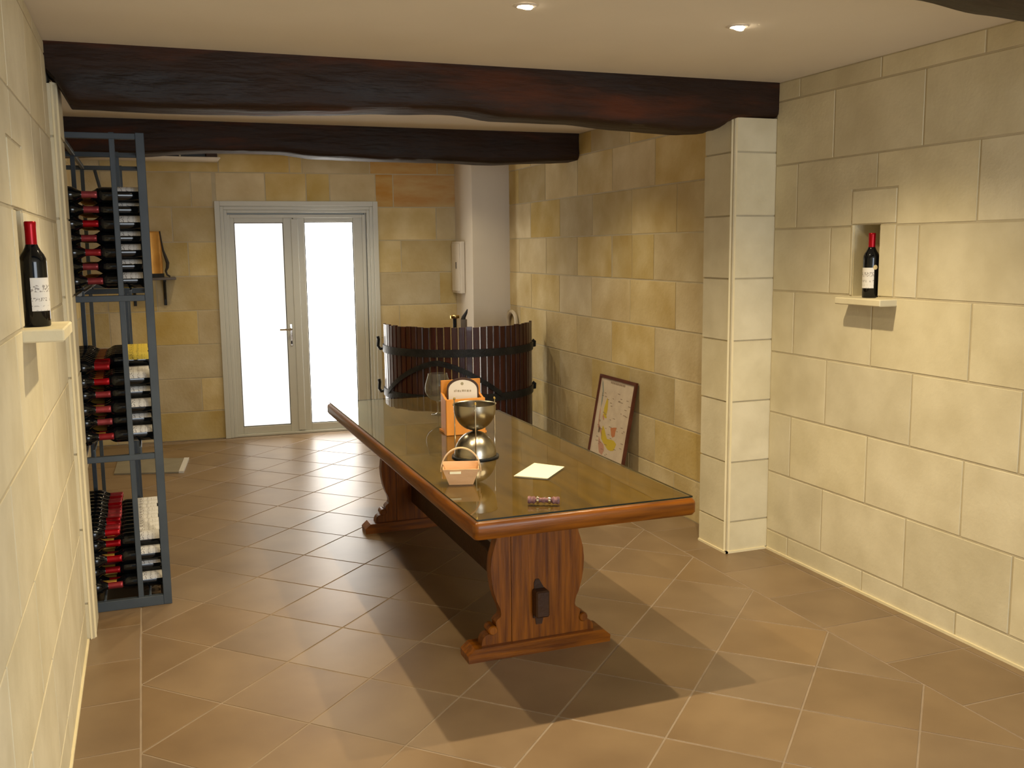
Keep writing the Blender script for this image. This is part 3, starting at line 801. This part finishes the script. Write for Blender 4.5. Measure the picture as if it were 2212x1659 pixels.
# leaflet
a_, b_, c_, d_ = (1.395, 3.722), (1.56, 3.911), (1.652, 3.791), (1.504, 3.622)
lf = empty('leaflet_stack', (1.528, 3.76, GZ), 'small stack of blank cream leaflets lying on the glass tabletop', 'leaflet')
for k, dz in ((0, 0), (1, .0016)):
    q = [(x+.0022*k, y-.0015*k) for x, y in (a_, b_, c_, d_)]
    v = [(x, y, GZ+dz) for x, y in q]+[(x, y, GZ+dz+.0013) for x, y in q]
    MB().add(v, [(0, 1, 2, 3), (7, 6, 5, 4), (0, 4, 5, 1), (1, 5, 6, 2), (2, 6, 7, 3), (3, 7, 4, 0)]).build('leaflet_sheet', PAPER, lf, smooth=0)

# vine-wood corkscrew
ck = empty('corkscrew', (1.34, 3.262, GZ), 'small knobbly purple-brown wooden corkscrew near the table end', 'corkscrew')
Tc = Matrix.Translation((1.340, 3.262, GZ+.0145)) @ Matrix.Rotation(R(-27), 4, 'Z') @ Matrix.Rotation(R(90), 4, 'Y')
pr = [(0, -.060)]+[(.0115+.0018*math.sin(k*2.1)+(.002 if abs(k-10) > 5 else -.002), -.059+.118*k/20) for k in range(21)]+[(0, .06)]
MB().lathe(pr, 14, Tc).build('grip', HORN, ck)
for s in (-.022, .022):
    MB().lathe([(.0125, s-.004), (.0138, s-.004), (.0138, s+.004), (.0125, s+.004)], 14, Tc, close=False).build('ferrule', CHROME, ck)
sc = [(.0035*math.cos(k*.9), -.0+.0035*math.sin(k*.9), k*.0016) for k in range(36)]
MB().tube(sc, .0013, 6, Matrix.Translation((1.34, 3.262, GZ+.0145)) @ Matrix.Rotation(R(-27), 4, 'Z') @ Matrix.Translation((0, .012, -.009)) @ Matrix.Rotation(R(-90), 4, 'X')).build('worm', CHROME, ck)

# ------------------------------------------------------------------ half basket of a wine press
pc = Vector((2.447, 7.83, 0)); pn = Vector((-.297, -.955, 0)).normalized(); prr = Vector((.955, -.297, 0)).normalized(); PR = .62
bp = empty('press_basket', tuple(pc), 'half basket of an old wine press, red-brown staves with iron hoops', 'wine press')
ang0 = math.atan2(pn.y, pn.x)
def PT(a, r, z):  # a from -90..90, 0 faces the camera, + to the right
    return pc + prr*(r*math.sin(a)) + pn*(r*math.cos(a)) + Vector((0, 0, z))
NS = 34
for k in range(NS):
    a = -PI/2+PI*(k+.5)/NS; hw = PI*PR/NS/2-.0045
    tdir = prr*math.cos(a)-pn*math.sin(a); rd_ = prr*math.sin(a)+pn*math.cos(a)
    zt = 1.078+random.uniform(-.004, .004); c0 = pc
    v = []
    for z in (.03, zt):
        for (t_, r_) in ((-hw, PR-.02), (hw, PR-.02), (hw, PR-.003), (hw-.004, PR), (-hw+.004, PR), (-hw, PR-.003)):
            v.append(tuple(pc+tdir*t_+rd_*r_+Vector((0, 0, z))))
    f = [(5, 4, 3, 2, 1, 0), (6, 7, 8, 9, 10, 11)]+[(i, (i+1) % 6, (i+1) % 6+6, i+6) for i in range(6)]
    MB().add(v, f).build('stave', STAVE, bp, smooth=0)
def hoop(z0, z1, r0_, r1_, a0=-PI/2-.01, a1=PI/2+.01, n=40, zf=None):
    v = []; f = []
    for i in range(n+1):
        a = a0+(a1-a0)*i/n; dz = zf(a) if zf else 0
        for r_, z in ((r0_, z0), (r1_, z0), (r1_, z1), (r0_, z1)): v.append(tuple(PT(a, r_, z+dz)))
    for i in range(n):
        for q in range(4): f.append((4*i+q, 4*i+(q+1) % 4, 4*i+4+(q+1) % 4, 4*i+4+q))
    f += [(0, 1, 2, 3), (4*n+3, 4*n+2, 4*n+1, 4*n)]
    return MB().add(v, f)
for zc in (.875, .515, .10):
    hp_ = hoop(zc-.03, zc+.03, PR+.001, PR+.011).build('hoop', IRON, bp, smooth=50)
    for s in (-1, 1):
        aa = s*(PI/2+.004); o1 = PT(aa, PR+.006, zc-.01); outw = prr*s
        pts = [o1, o1+outw*.03+Vector((0, 0, -.005)), o1+outw*.045+Vector((0, 0, .02)), o1+outw*.04+Vector((0, 0, .075)), o1+outw*.046+Vector((0, 0, .10))]
        if s > 0: pts = [o1, o1+outw*.018, o1+outw*.02+Vector((0, 0, .035)), o1+outw*.0+Vector((0, 0, .05))]
        MB().tube(pts, .013, 8).build('hook', IRON, hp_)
za = lambda a: .80-.26*min(1, abs((a+.27)/ (.85 if a < -.27 else .82)))**1.5
hoop(-.022, .022, PR+.012, PR+.02, R(-64), R(32), 36, za).build('arched_strap', IRON, bp, smooth=50)

rod = empty('brass_capped_rod', (2.43, 7.86, 0), 'upright black iron rod with a flat brass cap behind the press staves', 'press screw')
MB().tube([(2.43, 7.86, 0), (2.43, 7.86, 1.105)], .016, 12).build('rod_shaft', IRON, rod)
MB().lathe([(0, 1.105), (.038, 1.105), (.04, 1.109), (.04, 1.128), (.036, 1.132), (0, 1.132)], 24, Matrix.Translation((2.43, 7.86, 0))).build('cap', BRASS, rod)
rd2 = empty('dark_lever', (2.50, 7.83, 0), 'dark pointed lever in a pale sleeve standing right of the brass-capped rod', 'lever')
MB().tube([(2.50, 7.83, 0), (2.50, 7.83, 1.095)], .028, 12).build('sleeve', plain('zinc_grey', (.26, .22, .18), .5), rd2)
MB().tube([(2.495, 7.83, 1.09), (2.50, 7.83, 1.115), (2.52, 7.825, 1.15), (2.53, 7.82, 1.18)], [.022, .018, .012, .004], 8).build('lever_tip', BLACK, rd2)

# white conduit loop on the wall behind the press
cl = []
for k in range(17):
    a = PI*k/16; y = 8.34-.11*math.cos(a); z = 1.01+.10*math.sin(a); cl.append((XR2(y)-.022, y, z))
cl = [(cl[0][0], cl[0][1], .25)]+cl+[(cl[-1][0], cl[-1][1], .25)]
tag(MB().tube(cl, .018, 8).build('conduit_loop', plain('white_conduit', (.62, .54, .42), .5), None), 'off-white bent conduit loop on the stone wall right of the white column', 'conduit')

# ------------------------------------------------------------------ framed map leaning on the wall
fm = empty('framed_map', (2.96, 6.11, 0), 'mahogany-framed wine map leaning against the right stone wall', 'framed picture')
A0, A1 = 5.832, 6.392
bot = Vector((2.955, 0, .0)); topv = Vector((3.094, 0, .768))
uz = (topv-bot); Lh = uz.length; uz.normalize(); nn = Vector((-uz.z, 0, uz.x))
def fp(u, v_, t): # u along Y from far (0) to near (1), v up, t outwards
    return tuple(bot+uz*(v_*Lh)+nn*t+Vector((0, A1+(A0-A1)*u, 0)))
def fbox(u0_, u1_, v0_, v1_, t0, t1):
    v = [fp(u, v_, t) for t in (t0, t1) for v_ in (v0_, v1_) for u in (u0_, u1_)]
    return MB().add(v, [(0, 2, 3, 1), (4, 5, 7, 6), (0, 1, 5, 4), (2, 6, 7, 3), (0, 4, 6, 2), (1, 3, 7, 5)])
fw_ = .035; fh_ = .026
for a in ((0, fw_, 0, 1), (1-fw_, 1, 0, 1)): fbox(*a, 0, .018).build('frame_stile', FRAMEW, fm, smooth=0)
for a in ((fw_, 1-fw_, 0, fh_), (fw_, 1-fw_, 1-fh_, 1)): fbox(*a, 0, .018).build('frame_rail', FRAMEW, fm, smooth=0)
pp = fbox(fw_, 1-fw_, fh_, 1-fh_, .002, .008).build('map_sheet', noisy('map_paper', (.60, .50, .40), (.68, .58, .46), 14, .5, bump=0), fm, smooth=0)
def patch(pts, col, nm='map_print'):
    v = [fp(fw_+(1-2*fw_)*u, 1-v_*.76, .0086) for u, v_ in pts]
    MB().add(v, [tuple(range(len(v)))]).build(nm, plain('ink', col, .5), pp, smooth=0, recalc=False)
Yl, Pk, Or, Bl, Gr = (.62, .47, .05), (.55, .30, .22), (.55, .22, .10), (.30, .33, .30), (.25, .2, .14)
patch([(.03, .06), (.08, .10), (.13, .2), (.14, .32), (.12, .40), (.10, .32), (.09, .2), (.05, .12)], Bl)
patch([(.10, .40), (.13, .44), (.15, .60), (.25, .66), (.30, .75), (.24, .70), (.12, .64), (.11, .5)], Pk)
patch([(.27, .26), (.31, .30), (.33, .40), (.32, .47), (.35, .50), (.30, .51), (.23, .48), (.22, .40), (.24, .33)], Yl)
patch([(.22, .47), (.27, .50), (.28, .54), (.24, .53), (.21, .50)], Pk)
patch([(.50, .60), (.60, .58), (.68, .57), (.66, .62), (.66, .68), (.60, .70), (.55, .68), (.53, .64)], Or)
patch([(.27, .60), (.34, .64), (.40, .70), (.46, .74), (.58, .73), (.66, .73), (.74, .76), (.70, .84), (.62, .86), (.52, .86), (.44, .83), (.36, .80), (.28, .76), (.25, .68)], Yl)
patch([(.20, .74), (.26, .79), (.38, .82), (.42, .88), (.38, .95), (.28, .93), (.22, .84)], Pk)
patch([(.15, .62), (.21, .64), (.20, .70), (.15, .70)], Gr)
pm = MB(); rn = random.Random(9)
def dash(u, v_, w_, h_): 
    vv = [fp(fw_+(1-2*fw_)*a, 1-b2, .0088) for a, b2 in ((u, v_), (u+w_, v_), (u+w_, v_+h_), (u, v_+h_))]; pm.add(vv, [(0, 1, 2, 3)])
u = .3
while u < .72: w_ = rn.uniform(.015, .03); dash(u, .045, w_, .018); u += w_+.012
for _ in range(60):
    u, v_ = rn.uniform(.08, .9), rn.uniform(.12, .93); w_ = rn.uniform(.03, .08); dash(u, v_, w_, .005)
pm.build('map_lettering', plain('map_ink', (.28, .20, .14), .6), pp, smooth=0, recalc=False)['kind'] = 'stuff'

# ------------------------------------------------------------------ copper sprayer on a wall shelf
sh = empty('wall_shelf', (.06, YB(.1), 1.45), 'small dark shelf on an iron bracket, on back wall behind the rack', 'shelf')
MB().cbox(-.16, .262, 8.905, 9.11, 1.445, 1.466, .003).build('shelf_board', noisy('grey_slate', (.10, .085, .075), (.15, .13, .12), 8, .5), sh, smooth=0)
for x in (-.08, .168):
    bb = MB(); bb.cbox(x-.012, x+.012, 9.09, 9.114, 1.22, 1.444, .002); bb.cbox(x-.012, x+.012, 8.95, 9.114, 1.43, 1.4445, .002)
    bb.tube([(x, 9.10, 1.27), (x, 8.98, 1.43)], .008, 6); bb.build('bracket', IRON, sh, smooth=0)
spx = empty('backpack_sprayer', (.06, 9.0, 1.467), 'antique copper backpack sprayer with a black strap on the dark wall shelf', 'sprayer')
def ell(n, a, b2): return [(a*math.cos(2*PI*k/n), b2*math.sin(2*PI*k/n)) for k in range(n)]
ring = ell(28, .115, .065)
v = []; f = []
for z, sc_ in ((1.50, 1), (1.52, 1.02), (1.67, 1.0), (1.83, .985), (1.85, .95), (1.858, .85)):
    v += [(.045+x*sc_, 9.01+y*sc_, z) for x, y in ring]
for k in range(5):
    for i in range(28): f.append((k*28+i, k*28+(i+1) % 28, (k+1)*28+(i+1) % 28, (k+1)*28+i))
f.append(tuple(range(28))); f.append(tuple(range(5*28, 6*28)))
MB().add(v, f).build('tank', COPPER, spx)
v = [(.045+x*1.08, 9.01+y*1.08, z) for z in (1.467, 1.50) for x, y in ring]; f = [(i, (i+1) % 28, (i+1) % 28+28, i+28) for i in range(28)]+[tuple(range(28)), tuple(range(28, 56))]
MB().add(v, f).build('base', IRON, spx)
st = [(.150, 8.955, 1.86), (.158, 8.95, 1.78), (.168, 8.95, 1.70), (.185, 8.95, 1.64), (.200, 8.95, 1.59), (.195, 8.95, 1.55), (.182, 8.95, 1.52), (.19, 8.95, 1.49), (.215, 8.95, 1.472)]
MB().tube(st, [.006, .007, .009, .013, .015, .013, .009, .008, .008], 8).build('strap', LEATHER, spx)

# pale-edged plate lying on the floor left of the door
fp_ = empty('floor_grille', (.0, 8.1, 0), 'flat greenish-grey floor plate with a pale end strip left of the door', 'floor plate')
v = [(-.30, 7.90), (.165, 7.77), (.225, 8.28), (-.28, 8.48)]
def plate(q, z0, z1):
    return MB().add([(x, y, z0) for x, y in q]+[(x, y, z1) for x, y in q], [(3, 2, 1, 0), (4, 5, 6, 7)]+[(i, (i+1) % 4, (i+1) % 4+4, i+4) for i in range(4)])
plate(v, .0005, .012).build('plate', noisy('grey_plate', (.20, .18, .13), (.25, .22, .16), 9, .35), fp_, smooth=0)
plate([(.165, 7.77), (.20, 7.76), (.262, 8.27), (.225, 8.28)], .0005, .016).build('end_strip', plain('pale_strip', (.62, .60, .55), .3), fp_, smooth=0)

# ------------------------------------------------------------------ wine rack
rk = empty('wine_rack', (-.14, 5.75, 0), 'tall slate-grey steel wine rack with three tiers, left of the room', 'wine rack')
RY = (4.83, 5.755, 6.66)
def rb(name, *a, c=.002): return MB().cbox(*a, c).build(name, RACK, rk, smooth=0)
for y in RY:
    rb('post', .0, .038, y, y+.03, 0, 2.22)
    rb('post', -.112, -.088, y+.002, y+.028, 0, 2.22)
    rb('post', -.328, -.306, y+.002, y+.028, 0, 2.22)
    rb('base_rail', -.30, .0, y, y+.028, 0.0, .048)
    for z0, z1 in ((.718, .745), (1.462, 1.490), (2.190, 2.216)): rb('cross_rail', -.44, .0, y, y+.028, z0, z1)
for z0 in (.012, .722, 1.466, 2.194):
    for x0 in (.006, -.322):
        for a, b2 in zip(RY[:-1], RY[1:]): rb('long_rail', x0, x0+.02, a+.03, b2, z0, z0+.02)
for zz in (.050, .775, 1.508):
    for x0 in (-.06, -.26, -.42):
        for a, b2 in zip(RY[:-1], RY[1:]): MB().tube([(x0, a+.01, zz), (x0, b2+.02, zz)], .006, 6).build('support_rod', RACK, rk)
    for x0 in (-.06, -.26):
        for y in RY: MB().tube([(x0, y+.014, zz), (x0, y+.014, zz-.035)], .006, 6).build('bracket', RACK, rk)
MB().tube([(-.245, 6.67, 2.19), (-.20, 6.67, 1.98)], .011, 6).build('brace', RACK, rk)

# bottle prototype, axis +Z, label faces +X
def bottle_parts(root, cap, lab, lz=(.028, .13), lang=115):
    prof = [(0, .004), (.02, .001), (.0342, .0), (.0367, .004), (.0367, .182), (.0358, .194), (.031, .206), (.024, .216), (.0185, .227), (.0155, .236), (.0148, .26), (.0145, .296), (0, .297)]
    body = MB().lathe(prof, 20).build('glass_body', BGLASS, None, smooth=50)
    body.parent = root
    c = MB().lathe([(.0158, .232), (.0160, .234), (.0156, .262), (.0158, .285), (.0162, .288), (.0162, .297), (.0145, .3), (0, .3003)], 16, close=False).build('capsule', cap, None, smooth=50); c.parent = root
    res = [body, c]
    if lab:
        l = MB().lathe([(.0372, lz[0]), (.0372, lz[1])], 16, None, 0, R(-lang/2), R(lang/2)).build('paper_label', lab, None, smooth=50, recalc=False)
        l.parent = root; res.append(l)
    return res
def proto(cap, lab, **k):
    r_ = bpy.data.objects.new('wine_bottle', None); r_.empty_display_size = .03; bottle_parts(r_, cap, lab, **k); return r_
def place(p, M4, label, group, first):
    if first: r_ = p; COL.objects.link(r_)
    else:
        r_ = p.copy(); COL.objects.link(r_)
        for ch in list(p.children):
            c = ch.copy(); COL.objects.link(c); c.parent = r_
    r_.matrix_world = M4; r_['label'] = label; r_['category'] = 'bottle'; r_['group'] = group
    return r_
pF = proto(CAPGOLD, LABEL, lang=150); pFy = proto(CAPGOLD, LABELY, lang=150); pR = proto(CAPRED, None)
used = {}
ORD = ['bottom', 'second', 'third', 'fourth', 'fifth', 'sixth', 'seventh', 'eighth', 'ninth', 'tenth', 'eleventh', 'twelfth', 'thirteenth']
TN = ['lowest', 'middle', 'top']
PITCH_Y, PITCH_Z = .0768, .0652
rn = random.Random(12)
def lay(kind, tier, row, col, y, z):
    if kind == 'F':
        p = pFy if (tier == 1 and row == 5) else pF
        B = Matrix.Rotation(R(-90), 4, 'Y') @ Matrix.Rotation(R(rn.uniform(-14, 14)), 4, 'Z')
        x = .027+rn.uniform(-.004, .003)
        what = 'yellow-labelled' if p is pFy else 'white-labelled'
        layer = 'front'
    else:
        p = pR; B = Matrix.Rotation(R(90), 4, 'Y') @ Matrix.Rotation(R(rn.uniform(0, 360)), 4, 'Z')
        x = -.477+rn.uniform(-.003, .003)-(.014 if (tier == 2 and row in (1, 3)) or (tier == 0 and row == 1) else 0)
        what = 'red-capped'; layer = 'rear'
    T = Matrix.Translation((x, y, z)) @ B
    cn = 'at near end' if col == 0 else '%s from near end' % ORD[col]
    rw_ = 'bottom row' if row == 0 else '%s row up' % ORD[row]
    lab = '%s bottle, %s layer of %s rack tier, %s, %s' % (what, layer, TN[tier], rw_, cn)
    place(p, T, lab, '%s wine bottles in the %s tier of the rack' % (what, TN[tier]), not used.get(id(p)))
    used[id(p)] = True
for tier, (zb_, nr) in enumerate(((.103, 5), (.828, 6), (1.556, 7))):
    for row in range(nr):
        y0 = 4.899 + (0 if row % 2 == 0 else PITCH_Y/2)
        n = 11 if row % 2 == 0 else 11
        z = zb_+row*PITCH_Z
        for col in range(n):
            y = y0+col*PITCH_Y
            if y > 5.745-.03: continue
            if row < nr-(1 if tier == 0 else 0) and not (tier == 1 and row == 5 and col < 3) and y+PITCH_Y/2 < 5.715:
                lay('F', tier, row, col, y+PITCH_Y/2, z)
            if col < 2 or row >= nr-1 or (tier < 2 and row >= nr-2 and col < 5):
                if not (tier == 2 and row >= nr-1 and col > 3):
                    lay('R', tier, row, col, y, z)

# bottles in the two niches
for (x, y, z, side, rz) in ((3.185, 3.712, 1.4375, 'right', R(192)), (-.296, 3.135, 1.4765, 'left', R(-42))):
    r_ = bpy.data.objects.new('wine_bottle', None); r_.empty_display_size = .03
    parts = bottle_parts(r_, CAPRED, LABEL, lz=(.045, .14), lang=120)
    lab = 'standing red-capped wine bottle with white label and gold medal, in right wall niche' if side == 'right' else 'standing red-capped wine bottle with white label, in left wall niche'
    T = Matrix.Translation((x, y, z)) @ Matrix.Rotation(rz, 4, 'Z') @ Matrix.Scale(1.0, 4)
    place(r_, T, lab, 'wine bottles standing in the wall niches', True)
    if side == 'right':
        md = MB().lathe([(0, .0), (.011, .0), (.011, .0008), (0, .0008)], 14, Matrix.Rotation(R(68), 4, 'Z') @ Matrix.Translation((.0368, 0, .142)) @ Matrix.Rotation(R(90), 4, 'Y')).build('gold_medal', plain('medal_gold', (.75, .6, .3), .35, .4), None)
        md.parent = r_
